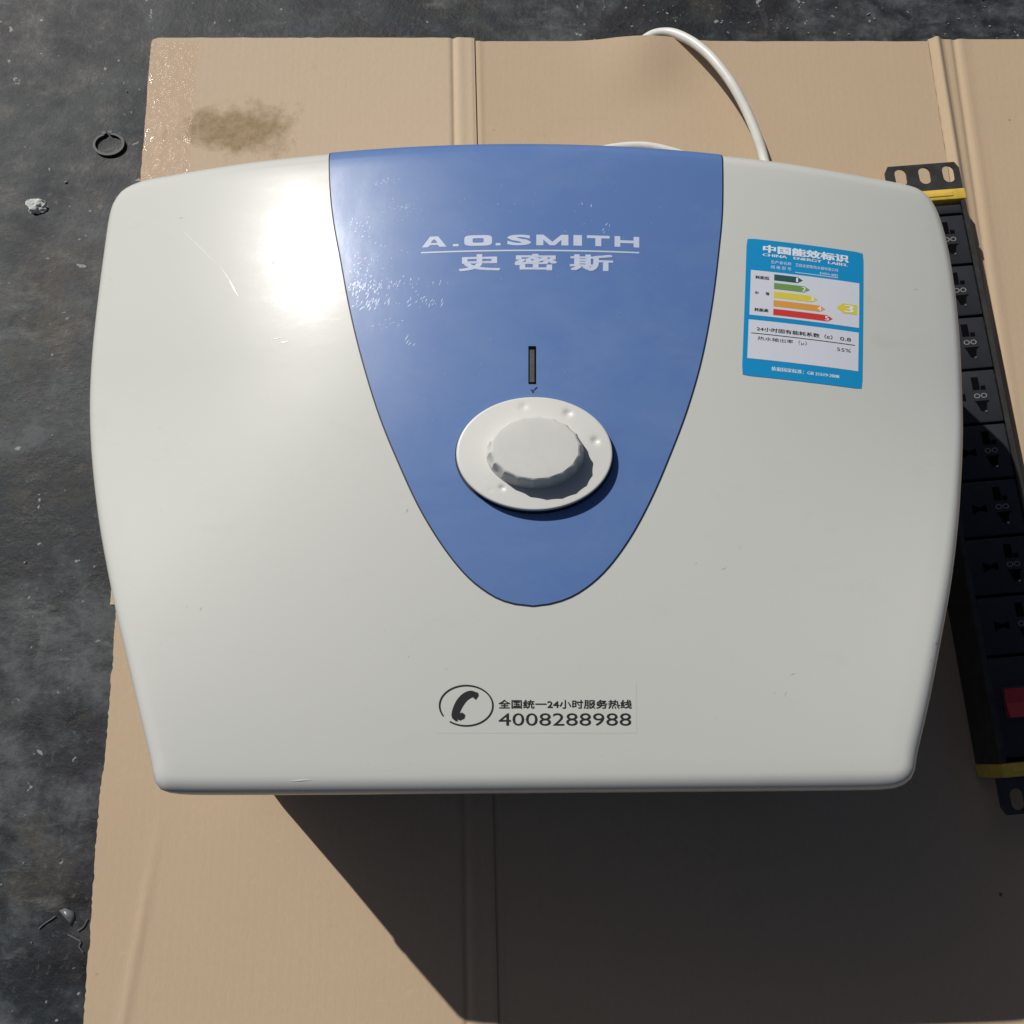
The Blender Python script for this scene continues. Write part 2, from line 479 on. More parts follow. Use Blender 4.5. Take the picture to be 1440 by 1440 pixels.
def z_right(x, y):
    return wave(x, y) + bump_at(x, line(C_RIDGE, y)+0.003, 0.0065, 0.0042) - bump_at(x, line(C_RIDGE2, y), 0.004, 0.0012) + bump_at(x, line(C_RIDGE2, y)+0.006, 0.006, 0.0007)
sheet('panel', M_CARD, YB, Y_TOP_M+0.002, lambda y: line(C_RIDGE, y)-0.0037, lambda y: XR, z_right,
      lambda y: [(line(C_RIDGE, y)+0.003, OFF), (line(C_RIDGE2, y), OFF)], seed=4)

# clear tape along the left edge of the upper flap, curling over the edge to the floor
def tape():
    y0, y1 = SLOT_T-0.004, Y_TOP_L-0.004
    w = 0.0404
    v = []; nx, ny = 30, 150
    for j in range(ny+1):
        y = y0+(y1-y0)*j/ny
        e = interp(CL_UP, min(max(y, SLOT_T), Y_TOP_L))
        for i in range(nx+1):
            t = i/nx
            x = e - 0.005 + (w+0.005)*t
            z = LZ + 0.0006 + 0.0009*max(0, noise.noise(Vector((x*120, y*70, 1)))) + 0.0003*abs(noise.noise(Vector((x*400, y*300, 4))))
            if x < e+0.001: z -= (e+0.001-x)*1.05
            v.append((x + 0.0008*noise.noise(Vector((y*60, t*3, 9))), y, z))
    n = nx+1
    f = [(j*n+i, j*n+i+1, (j+1)*n+i+1, (j+1)*n+i) for j in range(ny) for i in range(nx)]
    return mk('tape', v, f, M_TAPE, carton, smooth=True)
tape()

# ================================================================== WATER HEATER
ZC, KX, KY, X0, YK = (0.258, 0.76, 0.32, 0.0078, 0.212)
Y0 = 0.166
def crown(y):                                  # the sideways crown flattens out towards the straight bottom edge
    t = max(0.0, min(1.0, (y+0.03)/0.25)); return 0.13+0.87*t*t*(3-2*t)
def surf(x, y): return ZC - KX*crown(y)*(x-X0)**2 - (KY if y > YK else KY*1.5)*(y-YK)**2
def snorm(x, y):
    e = 1e-4
    return Vector((-(surf(x+e, y)-surf(x-e, y))/(2*e), -(surf(x, y+e)-surf(x, y-e))/(2*e), 1)).normalized()
OUT = [(-0.10926, 0.3523), (-0.16058, 0.3532), (-0.20816, 0.35382), (-0.22969, 0.35429), (-0.24458, 0.35089), (-0.25238, 0.3428), (-0.25553, 0.33112), (-0.25619, 0.30451), (-0.25656, 0.27048), (-0.25651, 0.23992), (-0.25514, 0.21229), (-0.2517, 0.18908), (-0.24575, 0.16367), (-0.23647, 0.13232), (-0.22697, 0.10456), (-0.21697, 0.07609), (-0.20731, 0.04883), (-0.19772, 0.01871), (-0.19185, -0.0016), (-0.18968, -0.01114), (-0.18576, -0.01664), (-0.17597, -0.01901), (-0.15127, -0.01953), (-0.08245, -0.01947), (0.00748, -0.01889), (0.10496, -0.01801), (0.17391, -0.01716), (0.1993, -0.01627), (0.20815, -0.01371), (0.21328, -0.00785), (0.21602, 0.00392), (0.22276, 0.02619), (0.23378, 0.06242), (0.24693, 0.10267), (0.25929, 0.14582), (0.26909, 0.1893), (0.27352, 0.23092), (0.27534, 0.27346), (0.27423, 0.30751), (0.27134, 0.32809), (0.26675, 0.34043), (0.25942, 0.3481), (0.24737, 0.3511), (0.21099, 0.35075), (0.164, 0.35127), (0.12581, 0.35116), (0.07569, 0.3515), (0.00836, 0.35166), (-0.05039, 0.35188)]
heater = empty('water_heater', (X0, Y0, 0.0024))
tag(heater, 'off-white electric water heater with blue tapered panel and round dial, lying on its back', 'water heater')

NOUT = 320
out = resample([p.to_2d() for p in catmull([(x, y, 0) for x, y in OUT], 10, True)], NOUT)
area = sum(out[i].x*out[(i+1) % NOUT].y - out[(i+1) % NOUT].x*out[i].y for i in range(NOUT))
if area < 0: out.reverse()
nrm = []
for i in range(NOUT):
    t = (out[(i+2) % NOUT]-out[i-2]).normalized(); nrm.append(Vector((t.y, -t.x)))
for _ in range(6): nrm = [(nrm[i-1]+nrm[i]*2+nrm[(i+1) % NOUT]).normalized() for i in range(NOUT)]
BR = 0.0125
def edge_drop(x, y):
    if y < BY1-0.02: return 0.0
    d = 1.0; q = Vector((x, y))
    for i in range(NOUT):
        a, b = out[i-1], out[i]
        if a.y < BY1-0.03: continue
        e = b-a; t = max(0.0, min(1.0, (q-a).dot(e)/e.length_squared)); d = min(d, (q-a-e*t).length)
    if d >= BR: return 0.0
    return BR - math.sqrt(max(0, BR*BR-(BR-d)**2))

def cover():
    inner = [out[i]-nrm[i]*BR for i in range(NOUT)]
    rings = []
    for k in range(26):                                   # flat part, centre to rim
        t = [0.015, .05][k] if k < 2 else 0.05+0.95*((k-1)/24)
        rings.append([(X0+(p.x-X0)*t, Y0+(p.y-Y0)*t, surf(X0+(p.x-X0)*t, Y0+(p.y-Y0)*t)) for p in inner])
    prof = []
    for k in range(1, 9):
        ring = []
        for p, n in zip(inner, nrm):
            N = snorm(p.x, p.y); o3 = Vector((n.x, n.y, 0)); T = (o3 - N*o3.dot(N)).normalized()
            m = math.atan2(-T.z, math.hypot(T.x, T.y))
            ph = (math.pi/2 - m)*k/8
            q = Vector((p.x, p.y, surf(p.x, p.y))) + T*BR*math.sin(ph) - N*BR*(1-math.cos(ph))
            ring.append((q.x, q.y, q.z))
        rings.append(ring)
    last = rings[-1]
    rings.append([(x+0.0002*n.x, y+0.0002*n.y, 0.168) for (x, y, z), n in zip(last, nrm)])
    rings.append([(x-0.003*n.x, y-0.003*n.y, 0.168) for (x, y, z), n in zip(last, nrm)])
    m = MB(); m.loft(rings, True, False)
    return m.build('front_cover', M_COVER, heater, smooth=True, auto=60), last
cov, rim = cover()

def shell():
    def ring(off, z, sc=1.0):
        return [(X0+(x+off*n.x-X0)*sc, Y0+(y+off*n.y-Y0)*sc, z) for (x, y, _), n in zip(rim, nrm)]
    m = MB(); m.loft([ring(-.0026, .1665), ring(-.0026, .164)], False, False)
    m.build('seam', M_SEAM, heater, smooth=True)
    m = MB()
    m.loft([ring(-.006, .1645), ring(-.0004, .1645), ring(.0004, .1625), ring(.0004, .158), ring(-.001, .155), ring(-.002, .10), ring(-.002, .030), ring(-.003, .016), ring(-.006, .008), ring(-.011, .0040), ring(-.02, .0027), ring(-.04, .0024)], False, True)
    m.build('rear_shell', M_REAR, heater, smooth=True, auto=40)
shell()

# blue inlay: rows from tip to top edge
BLUE_L = [(0.07906, 0.01112), (0.08016, 0.00148), (0.08403, -0.00927), (0.09365, -0.02231), (0.10896, -0.03511), (0.12984, -0.04814), (0.1547, -0.05997), (0.18232, -0.07143), (0.21462, -0.08184), (0.2446, -0.08972), (0.27568, -0.09631), (0.30105, -0.10163), (0.32478, -0.10494), (0.35076, -0.10685)]      # (y, x) ascending y
BLUE_R = [(0.07906, 0.01112), (0.08091, 0.02299), (0.08626, 0.03527), (0.09704, 0.04841), (0.11394, 0.06139), (0.13496, 0.07315), (0.15844, 0.08372), (0.18503, 0.09432), (0.2137, 0.10338), (0.24714, 0.11095), (0.28282, 0.1169), (0.31065, 0.12058), (0.35076, 0.12303)]
BY0, BY1 = BLUE_L[0][0], BLUE_L[-1][0]
LB = [(p.x, p.y) for p in catmull([(a, b, 0) for a, b in BLUE_L], 8)]
RB = [(p.x, p.y) for p in catmull([(a, b, 0) for a, b in BLUE_R], 8)]
def zb(x, y, off): return surf(x, y) - edge_drop(x, y)*(1 if y > Y0 else 0) + off
def blue():
    ys = []
    nmain = 60
    for k in range(nmain): ys.append(BY0 + (BY1-0.010-BY0)*(k/nmain)**1.35)
    for k in range(13): ys.append(BY1-0.010 + 0.0100*math.sin(math.pi/2*k/12))
    v = []; nx = 28
    for y in ys:
        a, b = interp(LB, y), interp(RB, y)
        for i in range(nx+1):
            x = a+(b-a)*i/nx
            v.append((x, y, zb(x, y, 0.0006)))
    n = nx+1; ny = len(ys)
    f = [(j*n+i, j*n+i+1, (j+1)*n+i+1, (j+1)*n+i) for j in range(ny-1) for i in range(nx)]
    # rim wall on the free sides
    left = [j*n for j in range(ny)]; right = [j*n+nx for j in range(ny)]; bot = list(range(n))
    path = list(reversed(left)) + bot[1:-1] + right
    b0 = len(v)
    for i in path: v.append((v[i][0], v[i][1], v[i][2]-0.0009))
    f += [(path[i], b0+i, b0+i+1, path[i+1]) for i in range(len(path)-1)]
    o = mk('blue_panel', v, f, M_BLUE, heater, smooth=True, auto=45)
    # dark joint line round it
    pts = [Vector(v[i]) for i in path]
    gv = []; 
    for i, p in enumerate(pts):
        t = (pts[min(i+2, len(pts)-1)]-pts[max(i-2, 0)]); t.z = 0; t.normalize()
        nn = Vector((t.y, -t.x, 0))
        if nn.dot(p-Vector((X0, Y0+0.05, p.z))) < 0: nn = -nn
        for d in (-0.0004, 0.00085):
            q = p+nn*d; gv.append((q.x, q.y, zb(q.x, q.y, 0.00022)))
    gf = [(2*i, 2*i+1, 2*i+3, 2*i+2) for i in range(len(pts)-1)]
    mk('joint_line', gv, gf, M_GROOVE, heater)
    return o
bluep = blue()

# ------------------------------------------------------------------ lettering
def text2d(s, bold=0.0, res=3):
    cu = bpy.data.curves.new('t', 'FONT'); cu.body = s; cu.offset = bold; cu.resolution_u = res
    ob = bpy.data.objects.new('t', cu); COL.objects.link(ob)
    bpy.context.view_layer.update()
    dg = bpy.context.evaluated_depsgraph_get()
    me = bpy.data.meshes.new_from_object(ob.evaluated_get(dg))
    v = [(p.co.x, p.co.y) for p in me.vertices]; f = [tuple(p.vertices) for p in me.polygons]
    bpy.data.objects.remove(ob); bpy.data.curves.remove(cu); bpy.data.meshes.remove(me)
    return v, f
def fit(v, u0, u1, v0, v1):
    xs = [p[0] for p in v]; ys = [p[1] for p in v]
    a, b, c, d = min(xs), max(xs), min(ys), max(ys)
    return [(u0+(u1-u0)*(x-a)/(b-a), v0+(v1-v0)*(y-c)/max(d-c, 1e-6)) for x, y in v]
class Frame:
    """maps u,v in 0..1 onto a four-cornered patch of the cover (corners: bottom left, bottom right, top right, top left)"""
    def __init__(s, q): s.q = [Vector(p) for p in q]
    def __call__(s, u, v, off):
        a, b, c, d = s.q
        p = a*(1-u)*(1-v)+b*u*(1-v)+c*u*v+d*(1-u)*v
        return (p.x, p.y, surf(p.x, p.y)+off)
def put(mb, fr, v2, f, off): mb.add([fr(x, y, off) for x, y in v2], f)
def put_text(mb, fr, s, u0, u1, v0, v1, off, bold=0.0, wide=0.0, tall=0.0):
    """wide/tall thicken the strokes by laying shifted copies a hair above each other"""
    v, f = text2d(s, bold)
    k = 0
    for du in ((-wide, 0.0, wide) if wide else (0.0,)):
        for dv in ((-tall, 0.0, tall) if tall else (0.0,)):
            put(mb, fr, fit(v, u0+wide+du, u1-wide+du, v0+tall+dv, v1-tall+dv), f, off+0.000012*k); k += 1
def grid2d(u0, u1, v0, v1, nu=10, nv=10):
    v = [(u0+(u1-u0)*i/nu, v0+(v1-v0)*j/nv) for j in range(nv+1) for i in range(nu+1)]
    n = nu+1
    return v, [(j*n+i, j*n+i+1, (j+1)*n+i+1, (j+1)*n+i) for j in range(nv) for i in range(nu)]

# brand lettering on the blue inlay
fr = Frame([(-0.05055, 0.26442), (0.07075, 0.26463), (0.07149, 0.2872), (-0.05108, 0.28695)])
mb = MB(); OFFB = 0.00070
def poly(pts, mbx, frx, off): put(mbx, frx, pts, [tuple(range(len(pts)))], off)
# wide letters, built from strokes in a 0..1 cell and placed along the line
def letter(ch, u0, u1, v0, v1):
    def P(x, y): return (u0+(u1-u0)*x, v0+(v1-v0)*y)
    def quad(*q): poly([P(*p) for p in q], mb, fr, OFFB)
    def rect(a, b, c, d): quad((a, c), (b, c), (b, d), (a, d))
    if ch == 'A':
        quad((0, 0), (.24, 0), (.36, .22), (.36, 1)[:0] or (.40, .56), (.50, .74), (.50, 1), (.34, 1))
        quad((1, 0), (.66, 1), (.50, 1), (.50, .74), (.60, .56), (.64, .22), (.72, 0))
        rect(.36, .64, .20, .38)
    elif ch == 'O':
        def ring(hx, hy, p, n=28):
            q = []
            for k in range(n):
                t = 2*math.pi*k/n; c_, s_ = math.cos(t), math.sin(t)
                q.append(P(.5+hx*math.copysign(abs(c_)**p, c_), .5+hy*math.copysign(abs(s_)**p, s_)))
            return q
        a, b = ring(.5, .5, .45), ring(.20, .21, .3); n = len(a)
        put(mb, fr, a+b, [(i, (i+1) % n, n+(i+1) % n, n+i) for i in range(n)], OFFB)
    elif ch == 'M':
        rect(0, .22, 0, 1); rect(.78, 1, 0, 1)
        quad((.22, 1), (.22, .52), (.42, 0), (.58, 0), (.50, .34))
        quad((.78, 1), (.50, .34), (.58, 0), (.78, .52))
    elif ch == 'I': rect(0, 1, 0, 1)
    elif ch == 'T': rect(0, 1, .74, 1); rect(.37, .63, 0, .74)
    elif ch == 'H': rect(0, .23, 0, 1); rect(.77, 1, 0, 1); rect(.23, .77, .37, .63)
    elif ch == '.': rect(0, 1, 0, 1)
    elif ch == 'S':
        v, f = text2d('S', 0.045); put(mb, fr, fit(v, u0, u1, v0, v1), f, OFFB)
for ch, a, b in [('A', 0.0033, 0.1173), ('.', 0.1466, 0.1726), ('O', 0.1987, 0.3257), ('.', 0.342, 0.3648), ('S', 0.3941, 0.5049), ('M', 0.5277, 0.6743), ('I', 0.6971, 0.7362), ('T', 0.759, 0.8632), ('H', 0.886, 1.0)]:
    letter(ch, a, b, (0.6863, 0.9804)[0], (0.6863, 0.9804)[1] if ch != '.' else (0.6863, 0.9804)[0]+0.065)
g, gf = grid2d(0, 1, (0.5235, 0.5647)[0], (0.5235, 0.5647)[1], 40, 1); put(mb, fr, g, gf, OFFB)
for s_, a, b in [('史', 0.1726, 0.3648), ('密', 0.4267, 0.6221), ('斯', 0.6808, 0.8795)]:
    put_text(mb, fr, s_, a, b, 0.0, 0.451, OFFB, 0.0, 0.0055, 0.014)
o = mb.build('brand_lettering', M_PRINT, heater)
tag(o, 'pale lettering reading A.O.SMITH over three Chinese characters')

# hotline sticker
fr = Frame([(-0.0397, 0.01419), (0.06434, 0.01419), (0.06454, 0.04045), (-0.03982, 0.04043)])
mb = MB(); g, gf = grid2d(0, 1, 0, 1, 24, 6); put(mb, fr, g, gf, 0.00008)
st = mb.build('hotline_sticker', M_COVER, heater); tag(st, 'clear sticker with telephone emblem and service number')
mb = MB()
hx, hy, hrx, hry = (0.1537, 0.5301, 0.136, 0.4014)
n = 64; a0, a1 = R(-128), R(228-17)
ra = []; 
for k in range(n+1):
    t = a0+(a1-a0)*k/n; w = 0.055
    ra.append((hx+hrx*math.cos(t), hy+hry*math.sin(t))); ra.append((hx+hrx*(1-w)*math.cos(t), hy+hry*(1-w*1.25)*math.sin(t)))
put(mb, fr, ra, [(2*i, 2*i+1, 2*i+3, 2*i+2) for i in range(n)], 0.0004)
hs = [(0.1979, 0.7534, 0.0411), (0.1767, 0.7534, 0.0658), (0.1484, 0.6986, 0.0753), (0.1237, 0.589, 0.0795), (0.106, 0.4521, 0.0753), (0.0989, 0.3288, 0.0685), (0.106, 0.274, 0.0411)]
cen = catmull([(x, y, 0) for x, y, w in hs], 5)
wid = catmull([(w, 0, 0) for x, y, w in hs], 5)
q = []
asp = 3.877
for i, p in enumerate(cen):
    t = cen[min(i+1, len(cen)-1)]-cen[max(i-1, 0)]; t = Vector((t.x*asp, t.y, 0)).normalized(); nn = Vector((-t.y/asp, t.x, 0))
    w = wid[i].x
    q.append((p.x+nn.x*w, p.y+nn.y*w)); q.append((p.x-nn.x*w, p.y-nn.y*w))
put(mb, fr, q, [(2*i, 2*i+1, 2*i+3, 2*i+2) for i in range(len(cen)-1)], 0.0004)
for pts in [[(0.1837, 0.8082), (0.212, 0.7808), (0.2155, 0.726), (0.2014, 0.6438), (0.1837, 0.6986)], [(0.1131, 0.3699), (0.1343, 0.3973), (0.1484, 0.3562), (0.1449, 0.2877), (0.1237, 0.2466), (0.106, 0.274)], [(0.0919, 0.2877), (0.1025, 0.3151), (0.1131, 0.2329), (0.0989, 0.2329)]]: poly(pts, mb, fr, 0.0004)
t1, t2 = ((0.3145, 0.9753, 0.4726, 0.6438), (0.3145, 0.9735, 0.1438, 0.3836))
put_text(mb, fr, '全国统一24小时服务热线', *t1, 0.0003, 0.0, 0.0004, 0.003)
put_text(mb, fr, '4008288988', *t2, 0.0003, 0.0)
mb.build('hotline_print', M_INK, st, local=False)

# energy label
fr = Frame([(0.12646, 0.20703), (0.19798, 0.20474), (0.20663, 0.29103), (0.1342, 0.29126)])
mb = MB()
g, gf = grid2d(0, 1, 0, 1, 16, 16)
def rc(u, v, r=0.022):                               # round the four corners
    rv = r*0.86
    for cx, cy in ((0, 0), (1, 0), (0, 1), (1, 1)):
        du, dv = abs(u-cx), abs(v-cy)
        if du < 1e-6 and dv < 1e-6: return (cx+(r*.3 if cx == 0 else -r*.3), cy+(rv*.3 if cy == 0 else -rv*.3))
    return (u, v)
put(mb, fr, [rc(*p) for p in g], gf, 0.00022)
lab = mb.build('energy_label', M_LBLUE, heater, smooth=True); tag(lab, 'blue and white energy rating sticker with five coloured bars')
def lpart(name, m, fn, off=0.00034):
    k = MB(); fn(k, off); return k.build(name, m, lab)
def panes(k, off):
    def rr(u0, u1, v0, v1):
        r = .016; pts = []
        for cx, cy, a0_ in ((u1-r, v1-r, 0), (u0+r, v1-r, 90), (u0+r, v0+r, 180), (u1-r, v0+r, 270)):
            for j in range(4): pts.append((cx+r*math.cos(R(a0_+30*j)), cy+r*.86*math.sin(R(a0_+30*j))))
        nv = 12; c0 = ((u0+u1)/2, (v0+v1)/2)
        g_, gf_ = grid2d(u0+.004, u1-.004, v0+.004, v1-.004, 10, 6); put(k, fr, g_, gf_, off)
    rr(.038, .968, .428, .766); rr(.034, .966, .118, .402)
lpart('white_field', M_LWHITE, panes)
def wt1(k, off):
    put_text(k, fr, '中国能效标识', .135, .868, .903, .962, off, 0.0, .005, .0022)
def wt2(k, off): put_text(k, fr, 'CHINA   ENERGY   LABEL', .135, .862, .876, .896, off, 0.0, .002)
def wt3(k, off):
    put_text(k, fr, '生产者名称', .205, .375, .826, .850, off)
    put_text(k, fr, '规 格 型 号', .205, .375, .788, .812, off)
    put_text(k, fr, '艾欧史密斯热水器有限公司', .41, .775, .824, .848, off)
    put_text(k, fr, 'EWH-40D', .62, .775, .788, .806, off)
def wt4(k, off): put_text(k, fr, '依据国家标准：GB 21519-2008', .235, .80, .052, .080, off, 0.0, .001)
def wt5(k, off):
    g_, gf_ = grid2d(.41, .775, .778, .782, 8, 1); put(k, fr, g_, gf_, off)
for nm, fn in (('heading_print', wt1), ('subheading_print', wt2), ('maker_print', wt3), ('standard_print', wt4), ('rule_line', wt5)): lpart(nm, M_LTXT, fn)
def bar(u0, u1, vc, h, tip):
    def fn(k, off):
        nn = 6
        pts_t = [(u0+(u1-u0)*i/nn, vc+h) for i in range(nn+1)]; pts_b = [(u0+(u1-u0)*i/nn, vc-h) for i in range(nn+1)]
        v = []
        for a, b in zip(pts_t, pts_b): v += [a, b]
        v.append((u1+tip, vc)); m_ = len(v)-1
        put(k, fr, v, [(2*i, 2*i+1, 2*i+3, 2*i+2) for i in range(nn)]+[(2*nn, 2*nn+1, m_)], off)
    return fn
for i, (m_, u1) in enumerate(((M_A1, .43), (M_A2, .49), (M_A3, .56), (M_A4, .625), (M_A5, .69))):
    lpart('rating_bar', m_, bar(.235, u1, .724-.0635*i, .0225, .045), 0.00042)
lpart('rating_bar', M_A3, bar(.945, .82, .560, .036, -.055), 0.00042)
def nums(k, off):
    for i, u1 in enumerate((.43, .49, .56, .625, .69)):
        put_text(k, fr, str(i+1), u1-(.022 if i else .012), u1+(.012 if i else .004), .724-.0635*i-.0165, .724-.0635*i+.0165, off, 0.0, .002)
    put_text(k, fr, '3', .835, .915, .560-.026, .560+.026, off, 0.0, .004)
lpart('bar_number', M_LTXT, nums, 0.00048)
def ink(k, off):
    put_text(k, fr, '耗能低', .080, .195, .700, .724, off, 0.0, .0012)
    put_text(k, fr, '中      等', .080, .200, .585, .608, off, 0.0, .0012)
    put_text(k, fr, '耗能高', .080, .195, .462, .486, off, 0.0, .0012)
    put_text(k, fr, '24小时固有能耗系数（ε）', .105, .735, .322, .352, off, 0.0, .0012)
    put_text(k, fr, '0.8', .80, .895, .324, .350, off, 0.01)
    g_, gf_ = grid2d(.062, .930, .300, .305, 12, 1); put(k, fr, g_, gf_, off)
    put_text(k, fr, '热水输出率（μ）', .115, .52, .254, .284, off, 0.0)
    put_text(k, fr, '55%', .775, .895, .246, .270, off, 0.0)
lpart('black_print', M_INK, ink, 0.00042)

# ------------------------------------------------------------------ control dial
dcx, dcy, drx, dry = (0.01185, 0.15848, 0.04131, 0.03115)
def ell(t, s=1.0): return (dcx+drx*s*math.cos(t), dcy+dry*s*math.sin(t))
NA = 180
mb = MB()
mb.loft([[(*ell(2*math.pi*i/72, 1.022), surf(*ell(2*math.pi*i/72, 1.022))+0.00095) for i in range(72)],
         [(*ell(2*math.pi*i/72, .95), surf(*ell(2*math.pi*i/72, .95))+0.00110) for i in range(72)]], False, True)
mb.build('dial_gap_shade', M_GROOVE, heater)  # flat dark-blue ring: shadow gap round the dial put into colour
DIMP = [(0.00605, 0.1839, 0.0022, 0.0005), (0.02966, 0.18028, 0.0021, 0.0011), (0.04401, 0.16505, 0.0021, 0.0011), (-0.00522, 0.13921, 0.0014, 0.001), (-0.01118, 0.1381, 0.001, 0.0002)]
DH = 0.0058
def dial():
    zt = surf(dcx, dcy)+DH
    rings = []
    prof = [(.97, -.0050), (.985, -.0046), (1.0, -.0013), (.997, -.0006), (.990, -.0002)] + [(.98-.98*k/54, 0) for k in range(54)]
    for s_, dz in prof:
        ring = []
        for i in range(NA):
            x, y = ell(2*math.pi*i/NA, s_); z = zt+dz - 0.0010*(s_**2)
            for px, py, pr, pd in DIMP:
                d = math.hypot(x-px, (y-py))/pr
                if d < 2.5: z -= pd*math.exp(-d*d*1.4)
            ring.append((x, y, z))
        rings.append(ring)
    m = MB(); m.loft(rings, False, True)
    return m.build('dial', M_DIAL, heater, smooth=True, auto=50)
dl = dial()
def knob():
    cx, cy, rx, ry = (0.01218, 0.15759, 0.02431, 0.0178)
    z0 = surf(dcx, dcy)+DH-0.0008; H_ = 0.0115
    nf = 18; per = 8; N = nf*per
    rings = []
    for s_, z, fac in ((1.07, 0, 0), (1.06, .0016, 0.2), (1.045, .003, 1), (1.01, H_-.0035, 1), (.995, H_-.0018, 1), (.965, H_-.0006, .8), (.92, H_, .4), (.80, H_+.0002, 0), (.4, H_+.0003, 0), (.05, H_+.0003, 0)):
        ring = []
        for i in range(N):
            t = 2*math.pi*i/N + 0.12
            ph = (i % per)/per - .5
            scl = math.cos(math.pi/nf)/math.cos(2*math.pi/nf*ph)
            k = s_*(1+fac*(scl-1)*2.2)
            ring.append((cx+rx*k*math.cos(t), cy+ry*k*math.sin(t), z0+z))
        rings.append(ring)
    m = MB(); m.loft(rings, False, True)
    return m.build('knob', M_KNOB, dl, smooth=True, auto=24)
knob()

# indicator slot and pointer tick
def patch(name, q, off, m, parent, th=0.0):
    f4 = Frame(q); k = MB()
    if th:
        k.add([f4(0, 0, off), f4(1, 0, off), f4(1, 1, off), f4(0, 1, off), f4(0, 0, off+th), f4(1, 0, off+th), f4(1, 1, off+th), f4(0, 1, off+th)],
              [(4, 5, 6, 7), (0, 1, 5, 4), (1, 2, 6, 5), (2, 3, 7, 6), (3, 0, 4, 7)])
    else: k.add([f4(0, 0, off), f4(1, 0, off), f4(1, 1, off), f4(0, 1, off)], [(0, 1, 2, 3)])
    return k.build(name, m, parent)
w_ = patch('indicator_slot', [(0.0088, 0.19785), (0.01286, 0.19785), (0.01296, 0.21944), (0.00887, 0.21943)], 0.00090, M_HOLE, heater)  # flat black plate; the slot's inner shade is put into its colour
patch('indicator_strip', [(0.00949, 0.19865), (0.01206, 0.19866), (0.01214, 0.21717), (0.00956, 0.21717)], 0.00095, M_WIN, w_, 0.0003)
mb = MB()
f4 = Frame([(0.00993, 0.19283), (0.01375, 0.19284), (0.01376, 0.19605), (0.00994, 0.19604)])
put(mb, f4, [(0, .45), (.2, .6), (.35, .38), (.25, 0), (.42, 0), (.40, .30), (1, 1), (.78, 1)], [(0, 3, 2, 1), (3, 4, 5, 2), (2, 5, 6, 7)], 0.0010)
mb.build('pointer_mark', M_GROOVE, heater)

# fine scratches and nicks rubbed into the plastic
def slivers(name, spots, m, off):
    mb = MB()
    for (x, y, ln, wd, ang) in spots:
        dx, dy = math.cos(ang), math.sin(ang); nx, ny = -dy, dx
        pts = [(x-dx*ln/2, y-dy*ln/2), (x-nx*wd/2, y-ny*wd/2), (x+dx*ln/2, y+dy*ln/2), (x+nx*wd/2, y+ny*wd/2)]
        mb.add([(a, b, zb(a, b, off)) for a, b in pts], [(0, 1, 2, 3)])
    return tag(mb.build(name, m, heater), kind='stuff')
sp = []
for (cx, cy, sx, sy, n_, ang, ln) in [(-0.08535, 0.25727, 0.00864, 0.00216, 90, 1.1, 0.0022), (-0.07893, 0.24692, 0.00648, 0.0018, 36, 1.1, 0.0034), (-0.08772, 0.26618, 0.00432, 0.0036, 40, 1.0, 0.0016), (-0.06052, 0.30388, 0.00576, 0.00324, 60, 0.6, 0.001), (-0.07349, 0.32384, 0.00432, 0.00144, 26, 0.2, 0.0013), (-0.0856, 0.2951, 0.00432, 0.00396, 34, 0.9, 0.0013), (-0.07074, 0.30407, 0.00504, 0.00432, 14, 0.8, 0.001), (-0.05104, 0.2468, 0.00504, 0.0018, 16, 1.15, 0.0032), (-0.05528, 0.22461, 0.00216, 0.0018, 4, 0.95, 0.0042), (-0.06738, 0.2348, 0.00432, 0.00216, 18, 0.3, 0.0014), (-0.0799, 0.27446, 0.0072, 0.00432, 44, 0.9, 0.0013), (-0.03939, 0.25796, 0.00504, 0.00108, 5, 1.3, 0.002), (-0.06123, 0.25715, 0.01224, 0.00324, 36, 1.1, 0.0016), (-0.00801, 0.30059, 0.0468, 0.018, 44, 0.7, 0.0009), (-0.03102, 0.223, 0.0252, 0.0252, 16, 0.8, 0.0008), (0.03941, 0.3064, 0.00036, 0.0009, 2, 1.4, 0.003), (0.04464, 0.30564, 0.00022, 0.00022, 3, 1.5, 0.0022), (0.05199, 0.29226, 0.00252, 0.0018, 5, 1.0, 0.002)]:
    for k in range(n_):
        x, y = rnd.gauss(cx, sx), rnd.gauss(cy, sy)
        if y > BY1-0.006 or y < BY0: continue
        if not (interp(LB, y)+0.0015 < x < interp(RB, y)-0.0015): continue
        l_ = ln*rnd.uniform(.4, 1.4); sp.append((x, y, l_, max(0.00020, min(.0006, l_*rnd.uniform(.14, .30))), ang+rnd.gauss(0, .25)))
slivers('scratches', sp, M_SCR, 0.00063)
sp = []
for (cx, cy, ln, wd, ang) in [(-0.15943, 0.26404, 0.01391, 0.0011, -1.04505), (-0.16447, 0.27258, 0.01927, 0.0004, -0.96955), (-0.18349, 0.29395, 0.04531, 0.00018, -0.81178), (-0.12698, 0.22779, 0.00663, 0.0007, 0.04378), (-0.1317, 0.23033, 0.00753, 0.0004, 0.14133), (-0.10906, -0.00944, 0.01221, 0.0003, 0.059)]: sp.append((cx, cy, ln, wd, ang))
slivers('scuffs', sp, M_SCRW, 0.00018)
sp = []; r3 = random.Random(5)
for k in range(38):
    x, y = r3.uniform(-.22, .24), r3.uniform(0.0, .32)
    if interp(LB, y)-.004 < x < interp(RB, y)+.004 and y > BY0-.004: continue
    l_ = r3.choice((.0006, .0009, .0014, .003)); sp.append((x, y, l_, min(l_*.6, .00035), r3.uniform(0, 3.1)))
slivers('nicks', sp, M_NICK, 0.00012)

